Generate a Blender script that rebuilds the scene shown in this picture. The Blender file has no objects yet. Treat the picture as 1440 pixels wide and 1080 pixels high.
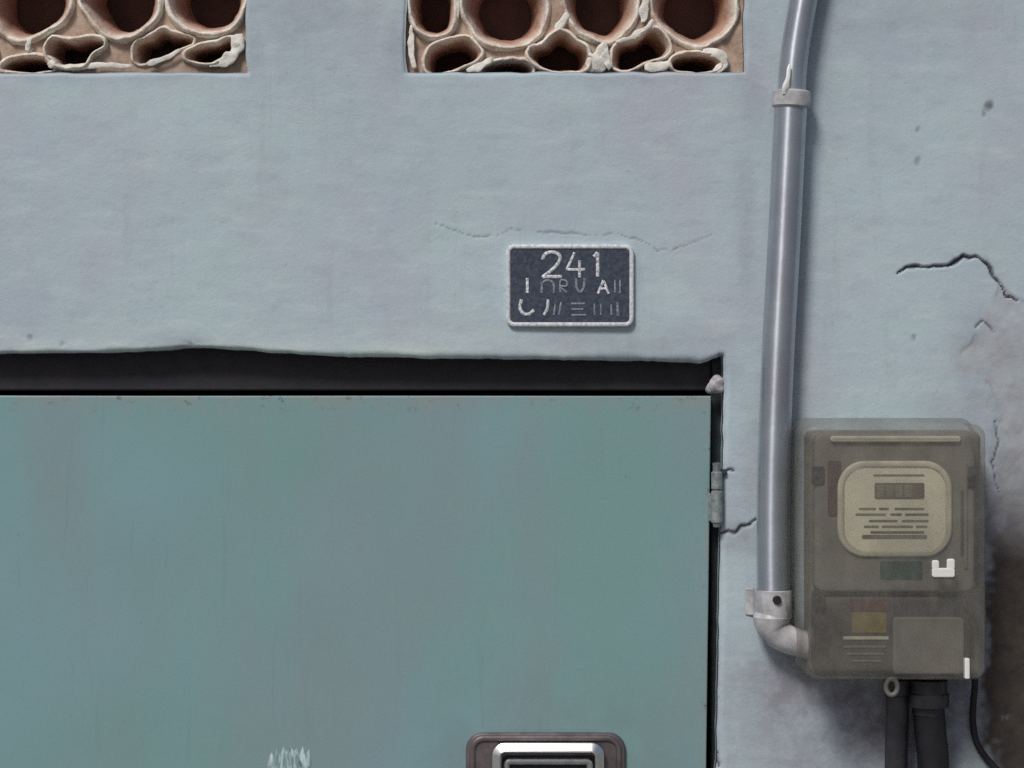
import bpy, math, random
import numpy as np

# ------------------------------------------------------------------ camera, sky, sun, exposure
PX = 1400.0          # photograph pixels per metre on the wall plane (y = 0)
D = 2.2              # camera distance from the wall
ZC = 1.95            # height of the picture centre above the pavement
scene = bpy.context.scene
col = scene.collection
cam_d = bpy.data.cameras.new('camera')
cam_d.sensor_width = 36.0
cam_d.lens = 36.0 * D / (1440.0 / PX)
cam_d.clip_start = 0.01
cam_d.clip_end = 500.0
cam = bpy.data.objects.new('camera', cam_d)
col.objects.link(cam)
cam.location = (0, -D, ZC)
cam.rotation_euler = (math.radians(90), 0, 0)
scene.camera = cam
scene.cycles.use_denoising = False

SUN_AZ = math.radians(-152)   # measured from +Y towards +X
SUN_EL = math.radians(48)
world = bpy.data.worlds.new('World')
scene.world = world
world.use_nodes = True
wn = world.node_tree
wn.nodes.clear()
sky = wn.nodes.new('ShaderNodeTexSky')
sky.sky_type = 'NISHITA'
sky.sun_disc = False
sky.sun_elevation = SUN_EL
sky.sun_rotation = SUN_AZ
sky.air_density = 1.0
sky.dust_density = 3.0
bg = wn.nodes.new('ShaderNodeBackground')
bg.inputs[1].default_value = 0.05
wo = wn.nodes.new('ShaderNodeOutputWorld')
wn.links.new(sky.outputs[0], bg.inputs[0])
wn.links.new(bg.outputs[0], wo.inputs[0])

sun_d = bpy.data.lights.new('sun', 'SUN')
sun_d.energy = 2.0
sun_d.angle = math.radians(14)
sun_d.color = (1.0, 0.96, 0.9)
sun = bpy.data.objects.new('sun', sun_d)
col.objects.link(sun)
sun.location = (0, 0, 6)
sdir = np.array([math.sin(SUN_AZ) * math.cos(SUN_EL), math.cos(SUN_AZ) * math.cos(SUN_EL), math.sin(SUN_EL)])
from mathutils import Vector
sun.rotation_euler = Vector(sdir).to_track_quat('Z', 'Y').to_euler()

vs = scene.view_settings
vs.view_transform = 'Standard'
vs.look = 'None'
vs.exposure = 0.28
vs.gamma = 1.0
vs.use_curve_mapping = False

# ------------------------------------------------------------------ helpers
rng = np.random.default_rng(7)
random.seed(7)
ROOT = {}            # object -> world position of its top-level root


def W(px, py, y=0.0):
    """A measured picture position at depth y -> metres."""
    s = (D + y) / D / PX
    return ((px - 720) * s, y, ZC + (540 - py) * s)


def smooth(t):
    return t * t * (3 - 2 * t)


def vnoise(x, z, scale, seed):
    """Smooth value noise in [-1, 1] (numpy arrays)."""
    r = np.random.default_rng(seed)
    n = 256
    tab = r.uniform(-1, 1, (n, n))
    u = np.asarray(x) / scale + 91.3
    v = np.asarray(z) / scale + 47.7
    iu = np.floor(u).astype(int); iv = np.floor(v).astype(int)
    fu = smooth(u - iu); fv = smooth(v - iv)
    a = tab[iu % n, iv % n]; b = tab[(iu + 1) % n, iv % n]
    c = tab[iu % n, (iv + 1) % n]; d = tab[(iu + 1) % n, (iv + 1) % n]
    return (a * (1 - fu) + b * fu) * (1 - fv) + (c * (1 - fu) + d * fu) * fv


def poly_dist(x, z, pts):
    """Distance from points to a polyline, with the parameter along it (0..1)."""
    best = np.full(np.shape(x), 1e9)
    par = np.zeros(np.shape(x))
    n = len(pts) - 1
    for i in range(n):
        ax, az = pts[i]; bx, bz = pts[i + 1]
        dx, dz = bx - ax, bz - az
        t = np.clip(((x - ax) * dx + (z - az) * dz) / (dx * dx + dz * dz), 0, 1)
        d = np.hypot(x - ax - t * dx, z - az - t * dz)
        m = d < best
        best = np.where(m, d, best)
        par = np.where(m, (i + t) / n, par)
    return best, par


def catmull(pts, closed=False, n=6):
    pts = [np.array(p, float) for p in pts]
    out = []
    m = len(pts)
    rngi = range(m if closed else m - 1)
    for i in rngi:
        if closed:
            p0, p1, p2, p3 = pts[(i - 1) % m], pts[i], pts[(i + 1) % m], pts[(i + 2) % m]
        else:
            p0, p1, p2, p3 = pts[max(i - 1, 0)], pts[i], pts[i + 1], pts[min(i + 2, m - 1)]
        for k in range(n):
            t = k / n
            out.append(0.5 * ((2 * p1) + (-p0 + p2) * t + (2 * p0 - 5 * p1 + 4 * p2 - p3) * t * t
                              + (-p0 + 3 * p1 - 3 * p2 + p3) * t ** 3))
    if not closed:
        out.append(pts[-1])
    return out


def tag(o, label=None, category=None, group=None, kind=None):
    if label: o['label'] = label
    if category: o['category'] = category
    if group: o['group'] = group
    if kind: o['kind'] = kind
    return o


def empty(name, loc, label, category, group=None):
    o = bpy.data.objects.new(name, None)
    o.empty_display_size = 0.02
    col.objects.link(o)
    o.location = loc
    ROOT[o] = np.array(loc, float)
    return tag(o, label, category, group)


def build(name, verts, faces, mat, parent=None, smooth_shade=True, attrs=None, origin=None, sharp=28):
    verts = np.asarray(verts, float)
    if parent is not None:
        base = ROOT[parent]
    else:
        base = np.array(origin if origin is not None else (0, 0, 0), float)
    me = bpy.data.meshes.new(name)
    me.from_pydata((verts - base).tolist(), [], [list(map(int, f)) for f in faces])
    if smooth_shade:
        me.polygons.foreach_set('use_smooth', [True] * len(me.polygons))
    if attrs:
        for k, v in attrs.items():
            a = me.attributes.new(k, 'FLOAT', 'POINT')
            a.data.foreach_set('value', np.asarray(v, np.float32))
    me.materials.append(mat)
    me.update()
    if smooth_shade and sharp:
        me.set_sharp_from_angle(angle=math.radians(sharp))
    o = bpy.data.objects.new(name, me)
    col.objects.link(o)
    if parent is not None:
        o.parent = parent
        ROOT[o] = ROOT[parent]
    else:
        o.location = base
        ROOT[o] = base
    return o


def rr(cx, cz, w, h, r, n=6):
    """Rounded rectangle outline, counter-clockwise seen from the camera (-y)."""
    r = max(min(r, w / 2 - 1e-5, h / 2 - 1e-5), 1e-5)
    pts = []
    for (sx, sz, a0) in ((1, 1, 0), (-1, 1, 90), (-1, -1, 180), (1, -1, 270)):
        for k in range(n + 1):
            a = math.radians(a0 + 90 * k / n)
            pts.append((cx + sx * (w / 2 - r) + r * math.cos(a), cz + sz * (h / 2 - r) + r * math.sin(a)))
    return pts


def loft(loops, cap_front=True, cap_back=True):
    """loops: list of lists of 3-D points (same count), front first."""
    n = len(loops[0])
    verts = [p for l in loops for p in l]
    faces = []
    for i in range(len(loops) - 1):
        for k in range(n):
            k2 = (k + 1) % n
            faces.append((i * n + k, (i + 1) * n + k, (i + 1) * n + k2, i * n + k2))
    if cap_front:
        faces.append(tuple(range(n)))
    if cap_back:
        faces.append(tuple(reversed(range((len(loops) - 1) * n, len(loops) * n))))
    return verts, faces


def slab(name, px0, py0, px1, py1, rad, yf, yb, bev, mat, parent, seg=6, bseg=3, taper=0.0, origin=None, wob=0.0):
    """Rounded box: measured on its front face at depth yf; bevelled front edge."""
    x0, _, z1 = W(px0, py0, yf); x1, _, z0 = W(px1, py1, yf)
    cx, cz, w, h = (x0 + x1) / 2, (z0 + z1) / 2, x1 - x0, z1 - z0
    r = rad / PX
    loops = []
    ins = bev * 1.6
    loops.append([(x, yf, z) for x, z in rr(cx, cz, w - 2 * bev - ins, h - 2 * bev - ins, max(r - bev - ins / 2, 1e-4), seg)])
    for k in range(bseg + 1):
        a = math.pi / 2 * k / bseg
        i = bev * (1 - math.sin(a)); dy = bev * (1 - math.cos(a))
        loops.append([(x, yf + dy, z) for x, z in rr(cx, cz, w - 2 * i, h - 2 * i, max(r - i, 1e-4), seg)])
    loops.append([(x, yb, z) for x, z in rr(cx, cz, w + 2 * taper, h + 2 * taper, r, seg)])
    v, f = loft(loops)
    v = np.array(v)
    if wob:
        v[:, 0] += wob * vnoise(v[:, 0], v[:, 2], 0.01, 3)
        v[:, 2] += wob * vnoise(v[:, 2], v[:, 0], 0.01, 4)
    o = build(name, v, f, mat, parent, origin=origin)
    return o


def frame_ring(name, px0, py0, px1, py1, rad, wid, yf, yb, mat, parent, seg=8, chamfer=False):
    """Rounded rectangular ring with a half-round face."""
    x0, _, z1 = W(px0, py0, yf); x1, _, z0 = W(px1, py1, yf)
    cx, cz, w, h = (x0 + x1) / 2, (z0 + z1) / 2, x1 - x0, z1 - z0
    r = rad / PX; wd = wid / PX
    loops = []
    prof = [(0, yb)] + [((wd / 2) * (1 - math.cos(math.pi * k / 6)), yf + (wd * 0.45) * (1 - math.sin(math.pi * k / 6))) for k in range(7)] + [(wd, yb)]
    if chamfer:   # broad bevel leaning 30 degrees, shaped to mirror the sun as a white highlight
        sl = wd * 0.8 * math.tan(math.radians(31))
        prof = [(0, yb + 0.004), (0, yf + sl + 0.0008), (wd * 0.03, yf + sl), (wd * 0.8, yf), (wd * 0.9, yf + 0.0006), (wd, yf + 0.002), (wd, yb + 0.004)]
    for i, y in prof:
        loops.append([(x, y, z) for x, z in rr(cx, cz, w - 2 * i, h - 2 * i, max(r - i, 2e-4), seg)])
    v, f = loft(loops, False, False)
    return build(name, v, [tuple(reversed(q)) for q in f], mat, parent)


def tube(path, radius, seg=16, squash=1.0, caps=True):
    path = [np.array(p, float) for p in path]
    n = len(path)
    rad = radius if hasattr(radius, '__len__') else [radius] * n
    verts, faces = [], []
    up = np.array([0.0, -1.0, 0.0])
    for i, p in enumerate(path):
        t = path[min(i + 1, n - 1)] - path[max(i - 1, 0)]
        t = t / np.linalg.norm(t)
        u = up - t * np.dot(up, t)
        if np.linalg.norm(u) < 1e-4:
            u = np.array([0, 0, 1.0]) - t * t[2]
        u /= np.linalg.norm(u)
        s = np.cross(t, u)
        for k in range(seg):
            a = 2 * math.pi * k / seg
            verts.append(p + rad[i] * (math.cos(a) * u * squash + math.sin(a) * s))
    for i in range(n - 1):
        for k in range(seg):
            k2 = (k + 1) % seg
            faces.append((i * seg + k, i * seg + k2, (i + 1) * seg + k2, (i + 1) * seg + k))
    if caps:
        faces.append(tuple(reversed(range(seg))))
        faces.append(tuple(range((n - 1) * seg, n * seg)))
    return verts, faces


def lathe(axis_p, axis_d, prof, seg=20):
    """prof: list of (distance along axis, radius)."""
    d = np.array(axis_d, float); d /= np.linalg.norm(d)
    a = np.array([0, 0, 1.0]) if abs(d[2]) < 0.9 else np.array([1.0, 0, 0])
    u = np.cross(d, a); u /= np.linalg.norm(u)
    w = np.cross(d, u)
    p0 = np.array(axis_p, float)
    loops = []
    for s, r in prof:
        loops.append([p0 + d * s + max(r, 1e-5) * (math.cos(2 * math.pi * k / seg) * u + math.sin(2 * math.pi * k / seg) * w) for k in range(seg)])
    return loft(loops)


def merge(parts):
    V, F = [], []
    for v, f in parts:
        o = len(V)
        V.extend(list(v)); F.extend([tuple(i + o for i in q) for q in f])
    return V, F


def box(name, x0, x1, y0, y1, z0, z1, mat, parent, bev=0.0015):
    loops = []
    cx, cz = (x0 + x1) / 2, (z0 + z1) / 2
    for ins, y in ((bev, y0), (0, y0 + bev), (0, y1)):
        loops.append([(x, y, z) for x, z in rr(cx, cz, x1 - x0 - 2 * ins, z1 - z0 - 2 * ins, 0.0006, 2)])
    v, f = loft(loops)
    return build(name, v, f, mat, parent)


# ------------------------------------------------------------------ materials
def new_mat(name):
    m = bpy.data.materials.new(name)
    m.use_nodes = True
    nt = m.node_tree
    return m, nt, nt.nodes['Principled BSDF']


def N(nt, kind, **kw):
    n = nt.nodes.new(kind)
    for k, v in kw.items():
        if k.startswith('in_'):
            n.inputs[int(k[3:])].default_value = v
        else:
            setattr(n, k, v)
    return n


def noise_node(nt, scale, detail=4, rough=0.55, stretch=None):
    tc = N(nt, 'ShaderNodeNewGeometry')
    src = tc.outputs['Position']
    if stretch:
        mp = N(nt, 'ShaderNodeMapping')
        mp.inputs['Scale'].default_value = stretch
        nt.links.new(src, mp.inputs['Vector'])
        src = mp.outputs[0]
    n = N(nt, 'ShaderNodeTexNoise')
    n.inputs['Scale'].default_value = scale
    n.inputs['Detail'].default_value = detail
    n.inputs['Roughness'].default_value = rough
    nt.links.new(src, n.inputs['Vector'])
    return n.outputs[0]


def ramp(nt, src, lo, hi, a=0.0, b=1.0):
    r = N(nt, 'ShaderNodeMapRange')
    r.inputs[1].default_value = lo; r.inputs[2].default_value = hi
    r.inputs[3].default_value = a; r.inputs[4].default_value = b
    nt.links.new(src, r.inputs[0])
    return r.outputs[0]


def mix(nt, fac, a, b):
    m = N(nt, 'ShaderNodeMix', data_type='RGBA')
    if isinstance(fac, (int, float)):
        m.inputs[0].default_value = fac
    else:
        nt.links.new(fac, m.inputs[0])
    for sock, v in ((m.inputs[6], a), (m.inputs[7], b)):
        if isinstance(v, tuple):
            sock.default_value = (*v[:3], 1)
        else:
            nt.links.new(v, sock)
    return m.outputs[2]


def mul(nt, a, b):
    m = N(nt, 'ShaderNodeMath', operation='MULTIPLY')
    for s, v in ((m.inputs[0], a), (m.inputs[1], b)):
        if isinstance(v, (int, float)): s.default_value = v
        else: nt.links.new(v, s)
    return m.outputs[0]


def attr(nt, name):
    a = N(nt, 'ShaderNodeAttribute', attribute_name=name)
    return a.outputs['Fac']


def bump(nt, bsdf, src, strength, dist):
    b = N(nt, 'ShaderNodeBump')
    b.inputs['Strength'].default_value = strength
    b.inputs['Distance'].default_value = dist
    nt.links.new(src, b.inputs['Height'])
    nt.links.new(b.outputs[0], bsdf.inputs['Normal'])


def simple(name, c, rough=0.5, metal=0.0, var=0.15, scale=60, c2=None, bmp=0.0, bscale=400, spec=0.5):
    m, nt, b = new_mat(name)
    c2 = c2 or tuple(x * (1 - var * 1.6) for x in c)
    f = ramp(nt, noise_node(nt, scale, 5, 0.6), 0.35, 0.7)
    nt.links.new(mix(nt, f, c, c2), b.inputs['Base Color'])
    b.inputs['Roughness'].default_value = rough
    b.inputs['Metallic'].default_value = metal
    b.inputs['Specular IOR Level'].default_value = spec
    if bmp:
        bump(nt, b, noise_node(nt, bscale, 3), bmp, 0.001)
    return m


def make_wall_mat():
    m, nt, b = new_mat('painted_plaster')
    base = (0.436, 0.548, 0.596)
    c = mix(nt, ramp(nt, noise_node(nt, 5.0, 5, 0.6), 0.36, 0.66), base, (0.397, 0.470, 0.548))
    c = mix(nt, ramp(nt, noise_node(nt, 9.0, 4, 0.6, (1.0, 1.0, 2.2)), 0.5, 0.72, 0, 0.55), c, (0.411, 0.532, 0.553))
    c = mix(nt, ramp(nt, noise_node(nt, 7.0, 4, 0.6, (1.3, 1.0, 0.8)), 0.48, 0.70, 0, 0.75), c, (0.426, 0.449, 0.526))
    # chalky lighter scrapes and darker dust, brushed sideways
    c = mix(nt, ramp(nt, noise_node(nt, 26, 6, 0.65, (0.6, 1, 2.4)), 0.52, 0.72, 0, 0.5), c, (0.529, 0.615, 0.655))
    c = mix(nt, ramp(nt, noise_node(nt, 38, 6, 0.7, (0.7, 1, 1.6)), 0.52, 0.74, 0, 0.42), c, (0.294, 0.344, 0.397))
    # fine specks
    c = mix(nt, ramp(nt, noise_node(nt, 210, 3, 0.6), 0.66, 0.74, 0, 0.4), c, (0.215, 0.251, 0.290))
    # rain streaks and flaked spots
    c = mix(nt, ramp(nt, noise_node(nt, 30, 6, 0.7, (1.5, 1, 0.14)), 0.56, 0.74, 0, 0.34), c, (0.33, 0.36, 0.40))
    c = mix(nt, ramp(nt, noise_node(nt, 58, 7, 0.75), 0.685, 0.70, 0, 0.45), c, (0.58, 0.61, 0.60))
    # newer pale filler above the door
    c = mix(nt, mul(nt, attr(nt, 'filler'), ramp(nt, noise_node(nt, 22, 5, 0.65, (0.6, 1, 1.6)), 0.38, 0.62)), c, (0.548, 0.637, 0.633))
    # grime blotches, plus shade painted in under meter and elbow and along the top
    gr = mul(nt, attr(nt, 'grime_shade'), ramp(nt, noise_node(nt, 24, 6, 0.7), 0.34, 0.60, 0.25, 1))
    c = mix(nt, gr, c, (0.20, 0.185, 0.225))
    # peeled area: old undercoat, brown render
    under = mix(nt, ramp(nt, noise_node(nt, 30, 6, 0.7), 0.4, 0.62), (0.41, 0.44, 0.475), (0.325, 0.32, 0.36))
    under = mix(nt, ramp(nt, noise_node(nt, 17, 6, 0.7), 0.5, 0.7, 0, 0.6), under, (0.37, 0.44, 0.43))
    render_c = mix(nt, ramp(nt, noise_node(nt, 42, 6, 0.7), 0.38, 0.64), (0.060, 0.048, 0.042), (0.034, 0.029, 0.029))
    dampf = mul(nt, attr(nt, 'damp'), ramp(nt, noise_node(nt, 20, 6, 0.7), 0.12, 0.38))
    under = mix(nt, dampf, under, render_c)
    c = mix(nt, attr(nt, 'patch'), c, under)
    c = mix(nt, attr(nt, 'crack'), c, (0.06, 0.065, 0.08))
    nt.links.new(c, b.inputs['Base Color'])
    b.inputs['Roughness'].default_value = 0.72
    b.inputs['Specular IOR Level'].default_value = 0.3
    mm = N(nt, 'ShaderNodeMath', operation='ADD')
    nt.links.new(noise_node(nt, 48, 7, 0.72, (0.9, 1, 1.1)), mm.inputs[0])
    nt.links.new(mul(nt, noise_node(nt, 300, 5, 0.75), 0.9), mm.inputs[1])
    bump(nt, b, mm.outputs[0], 0.36, 0.0011)
    return m


def make_clay_mat():
    m, nt, b = new_mat('whitewashed_clay')
    clay = mix(nt, ramp(nt, noise_node(nt, 45, 6, 0.65), 0.35, 0.66), (0.42, 0.205, 0.135), (0.26, 0.115, 0.08))
    wash = mix(nt, ramp(nt, noise_node(nt, 60, 6, 0.7), 0.36, 0.64), (0.82, 0.74, 0.66), (0.60, 0.48, 0.40))
    wash = mix(nt, ramp(nt, noise_node(nt, 33, 5, 0.7), 0.47, 0.62, 0, 0.9), wash, (0.84, 0.81, 0.73))
    f = mul(nt, attr(nt, 'paint'), ramp(nt, noise_node(nt, 75, 6, 0.7), 0.30, 0.46, 0.35, 1))
    nt.links.new(mix(nt, f, clay, wash), b.inputs['Base Color'])
    b.inputs['Roughness'].default_value = 0.8
    bump(nt, b, noise_node(nt, 160, 6, 0.65), 0.8, 0.002)
    return m


def make_door_mat():
    m, nt, b = new_mat('teal_enamel_paint')
    c = mix(nt, ramp(nt, noise_node(nt, 3.6, 4, 0.5), 0.40, 0.60), (0.183, 0.322, 0.326), (0.196, 0.334, 0.369))
    c = mix(nt, ramp(nt, noise_node(nt, 4.4, 4, 0.5, (1.6, 1, 0.6)), 0.44, 0.62, 0, 0.85), c, (0.216, 0.297, 0.325))
    c = mix(nt, ramp(nt, noise_node(nt, 48, 6, 0.7, (2.2, 1, 0.5)), 0.58, 0.76, 0, 0.22), c, (0.265, 0.381, 0.374))
    c = mix(nt, ramp(nt, noise_node(nt, 150, 4, 0.7), 0.70, 0.76, 0, 0.55), c, (0.098, 0.146, 0.154))
    c = mix(nt, ramp(nt, noise_node(nt, 55, 6, 0.7, (1.6, 1, 0.10)), 0.60, 0.74, 0, 0.30), c, (0.155, 0.215, 0.215))   # thin run marks
    c = mix(nt, ramp(nt, noise_node(nt, 70, 5, 0.75, (0.12, 1, 2.4)), 0.66, 0.74, 0, 0.30), c, (0.30, 0.39, 0.39))       # sideways scuffs
    c = mix(nt, mul(nt, attr(nt, 'hand'), ramp(nt, noise_node(nt, 20, 6, 0.7), 0.34, 0.66, 0, 0.75)), c, (0.165, 0.19, 0.20))
    c = mix(nt, mul(nt, attr(nt, 'edge'), ramp(nt, noise_node(nt, 60, 6, 0.75), 0.42, 0.60)), c, (0.265, 0.285, 0.28))
    c = mix(nt, mul(nt, attr(nt, 'edge'), ramp(nt, noise_node(nt, 85, 6, 0.75), 0.58, 0.66)), c, (0.085, 0.062, 0.052))
    nt.links.new(c, b.inputs['Base Color'])
    nt.links.new(ramp(nt, noise_node(nt, 14, 5, 0.6), 0.3, 0.7, 0.42, 0.62), b.inputs['Roughness'])
    b.inputs['Specular IOR Level'].default_value = 0.4
    bump(nt, b, noise_node(nt, 220, 4, 0.6), 0.12, 0.001)
    return m


M_WALL = make_wall_mat()
M_CLAY = make_clay_mat()
M_DOOR = make_door_mat()
M_MORTAR = simple('old_mortar', (0.52, 0.40, 0.32), 0.9, 0, 0.3, 55, c2=(0.28, 0.185, 0.14), bmp=0.8, bscale=220)
M_BOARD = simple('brown_board', (0.15, 0.07, 0.055), 0.85, 0, 0.3, 30)
M_DAB = simple('white_lime', (0.80, 0.79, 0.74), 0.85, 0, 0.2, 90, c2=(0.55, 0.53, 0.48), bmp=0.8, bscale=260)
M_LUMP = simple('pink_mortar', (0.46, 0.45, 0.47), 0.9, 0, 0.2, 160, c2=(0.22, 0.21, 0.235), bmp=0.8, bscale=260)
M_ROOM = simple('dim_room_paint', (0.10, 0.09, 0.095), 0.9)
M_FRAME = simple('dark_steel_frame', (0.028, 0.04, 0.045), 0.6, 0, 0.3, 60)
M_HEAD = simple('charcoal_header', (0.022, 0.017, 0.025), 0.7, 0, 0.4, 40, c2=(0.009, 0.009, 0.013), bmp=0.5, bscale=120)
M_PAVE = simple('concrete_paving', (0.20, 0.195, 0.185), 0.9, 0, 0.2, 6, bmp=0.5, bscale=120)
M_PIPE = simple('pipe_paint', (0.40, 0.45, 0.51), 0.42, 0.65, 0.1, 18, c2=(0.33, 0.34, 0.41), bmp=0.12, bscale=140)
M_PIPE_FIT = simple('pale_fitting', (0.52, 0.52, 0.54), 0.42, 0.0, 0.25, 60, c2=(0.27, 0.265, 0.29), bmp=0.2, bscale=200)
M_PIPE.node_tree.nodes['Principled BSDF'].inputs['Coat Weight'].default_value = 0.9
M_PIPE.node_tree.nodes['Principled BSDF'].inputs['Coat Roughness'].default_value = 0.07
tg = N(M_PIPE.node_tree, 'ShaderNodeTangent', direction_type='RADIAL', axis='Z')
pb = M_PIPE.node_tree.nodes['Principled BSDF']
M_PIPE.node_tree.links.new(tg.outputs[0], pb.inputs['Tangent'])
pb.inputs['Anisotropic'].default_value = 0.85
pb.inputs['Anisotropic Rotation'].default_value = 0.25
M_ZINC = simple('zinc_metal', (0.42, 0.44, 0.46), 0.38, 0.8, 0.2, 120)
M_HINGE = simple('painted_hinge', (0.30, 0.345, 0.36), 0.45, 0.1, 0.4, 160, c2=(0.14, 0.16, 0.165))
M_BLACK = simple('black_rubber', (0.014, 0.013, 0.018), 0.55, 0, 0.3, 80)
M_DGREY = simple('dark_grey_conduit', (0.034, 0.033, 0.041), 0.5, 0, 0.3, 80)
M_CHROME = simple('worn_chrome', (0.97, 0.97, 0.97), 0.30, 1.0, 0.04, 120)
M_ESC = simple('tarnished_steel', (0.21, 0.18, 0.19), 0.45, 0.7, 0.3, 60, c2=(0.12, 0.10, 0.105))
M_NAVY = simple('navy_enamel', (0.028, 0.040, 0.072), 0.36, 0.0, 0.3, 320, c2=(0.075, 0.088, 0.12), bmp=0.4, bscale=300)
M_SILVER = simple('silver_trim', (0.92, 0.94, 0.96), 0.3, 0.25, 0.2, 300, c2=(0.45, 0.48, 0.53))
M_LETTER = simple('worn_letter_paint', (0.90, 0.92, 0.94), 0.45, 0.0, 0.2, 420, c2=(0.10, 0.12, 0.17))
M_DULL = simple('dull_letter_paint', (0.30, 0.33, 0.38), 0.5, 0.0, 0.3, 420, c2=(0.06, 0.07, 0.105))
M_METER = simple('smoky_grey_plastic', (0.19, 0.182, 0.16), 0.36, 0, 0.2, 14, c2=(0.13, 0.122, 0.112), bmp=0.1, bscale=200)
M_METER_D = simple('dark_grey_plastic', (0.078, 0.073, 0.070), 0.42, 0, 0.2, 40, c2=(0.056, 0.052, 0.053))
M_METER_L = simple('pale_grey_plastic', (0.52, 0.50, 0.40), 0.35, 0, 0.15, 60)
M_CREAM = simple('cream_dial_card', (0.76, 0.745, 0.62), 0.6, 0, 0.1, 40, c2=(0.64, 0.63, 0.54))
M_INK = simple('dial_ink', (0.07, 0.064, 0.048), 0.6, 0, 0.3, 200)
M_INK_SOFT = simple('faded_dial_ink', (0.17, 0.163, 0.12), 0.6, 0, 0.3, 150)
M_GREEN = simple('dark_green_label', (0.014, 0.062, 0.054), 0.5, 0, 0.2, 100)
M_RED = simple('faded_red_strip', (0.095, 0.064, 0.062), 0.5, 0, 0.2, 60)
M_DRED = simple('dark_red_label', (0.10, 0.036, 0.034), 0.5, 0, 0.2, 80)
M_YEL = simple('olive_yellow_label', (0.20, 0.155, 0.04), 0.5, 0, 0.2, 80, c2=(0.13, 0.095, 0.035))
M_WHITE = simple('white_plastic', (0.80, 0.81, 0.80), 0.4, 0, 0.05, 80)
M_STICKER, nt_, b_ = new_mat('scraped_sticker')
c_ = mix(nt_, ramp(nt_, noise_node(nt_, 190, 5, 0.7, (1.3, 1, 0.28)), 0.42, 0.56), (0.19, 0.30, 0.30), (0.50, 0.62, 0.66))
c_ = mix(nt_, ramp(nt_, noise_node(nt_, 120, 5, 0.7, (1.2, 1, 0.5)), 0.58, 0.66, 0, 0.8), c_, (0.10, 0.14, 0.16))
nt_.links.new(c_, b_.inputs['Base Color'])
b_.inputs['Roughness'].default_value = 0.55


def make_cover_mat():
    m, nt, b = new_mat('clear_polycarbonate')
    nt.nodes.remove(b)
    out = nt.nodes['Material Output']
    tr = N(nt, 'ShaderNodeBsdfTransparent')
    tr.inputs[0].default_value = (0.97, 0.965, 0.93, 1)
    gl = N(nt, 'ShaderNodeBsdfGlossy')
    gl.inputs['Roughness'].default_value = 0.22
    df = N(nt, 'ShaderNodeBsdfDiffuse')
    df.inputs[0].default_value = (0.72, 0.70, 0.60, 1)
    m0 = N(nt, 'ShaderNodeMixShader')
    nt.links.new(ramp(nt, noise_node(nt, 40, 5, 0.6), 0.3, 0.75, 0.03, 0.16), m0.inputs[0])
    nt.links.new(tr.outputs[0], m0.inputs[1]); nt.links.new(df.outputs[0], m0.inputs[2])
    mx = N(nt, 'ShaderNodeMixShader')
    mx.inputs[0].default_value = 0.06
    nt.links.new(m0.outputs[0], mx.inputs[1]); nt.links.new(gl.outputs[0], mx.inputs[2])
    nt.links.new(mx.outputs[0], out.inputs[0])
    return m


M_COVER = make_cover_mat()


def make_haze_plastic():
    m, nt, b = new_mat('weathered_clear_plastic')
    nt.nodes.remove(b)
    out = nt.nodes['Material Output']
    tr = N(nt, 'ShaderNodeBsdfTransparent'); tr.inputs[0].default_value = (0.945, 0.94, 0.92, 1)
    df = N(nt, 'ShaderNodeBsdfDiffuse')
    nt.links.new(mix(nt, ramp(nt, noise_node(nt, 18, 6, 0.7), 0.35, 0.65), (0.32, 0.31, 0.275), (0.19, 0.182, 0.172)), df.inputs[0])
    gl = N(nt, 'ShaderNodeBsdfGlossy'); gl.inputs['Roughness'].default_value = 0.25
    m0 = N(nt, 'ShaderNodeMixShader')
    nt.links.new(ramp(nt, noise_node(nt, 26, 6, 0.7, (1.4, 1, 0.7)), 0.3, 0.72, 0.12, 0.38), m0.inputs[0])
    nt.links.new(tr.outputs[0], m0.inputs[1]); nt.links.new(df.outputs[0], m0.inputs[2])
    m1 = N(nt, 'ShaderNodeMixShader'); m1.inputs[0].default_value = 0.045
    nt.links.new(m0.outputs[0], m1.inputs[1]); nt.links.new(gl.outputs[0], m1.inputs[2])
    nt.links.new(m1.outputs[0], out.inputs[0])
    return m


M_HAZE = make_haze_plastic()

# ------------------------------------------------------------------ ground and the dark room behind the door
gv = [(-60, -60, 0), (60, -60, 0), (60, 60, 0), (-60, 60, 0)]
tag(build('pavement', gv, [(0, 1, 2, 3)], M_PAVE, smooth_shade=False), kind='structure')

xa, xb, ya, yb_, za, zb = -2.97, 2.97, 0.012, 3.0, 0.004, 3.17
rv = [(xa, ya, za), (xb, ya, za), (xb, yb_, za), (xa, yb_, za), (xa, ya, zb), (xb, ya, zb), (xb, yb_, zb), (xa, yb_, zb)]
rf = [(0, 1, 2, 3), (4, 7, 6, 5), (1, 5, 6, 2), (3, 2, 6, 7), (0, 3, 7, 4)]
tag(build('room', rv, rf, M_ROOM, smooth_shade=False), kind='structure')

# ------------------------------------------------------------------ the wall
wall = empty('house_wall', (0, 0, 0), 'pale blue painted plaster house wall, cracked and peeling at its right edge', 'wall')


def mx(px): return (px - 720) / PX
def mz(py): return ZC + (540 - py) / PX


VENT_TOP, VENT_BOT = mz(-182), mz(101)
OPEN = {  # name: x0, x1, z0, z1
    'vent_a': (mx(-128), mx(346), VENT_TOP, VENT_BOT),
    'vent_b': (mx(571), mx(1046), VENT_TOP, VENT_BOT),
    'door': (mx(-390), mx(1016), mz(500), 0.0),
}


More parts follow.
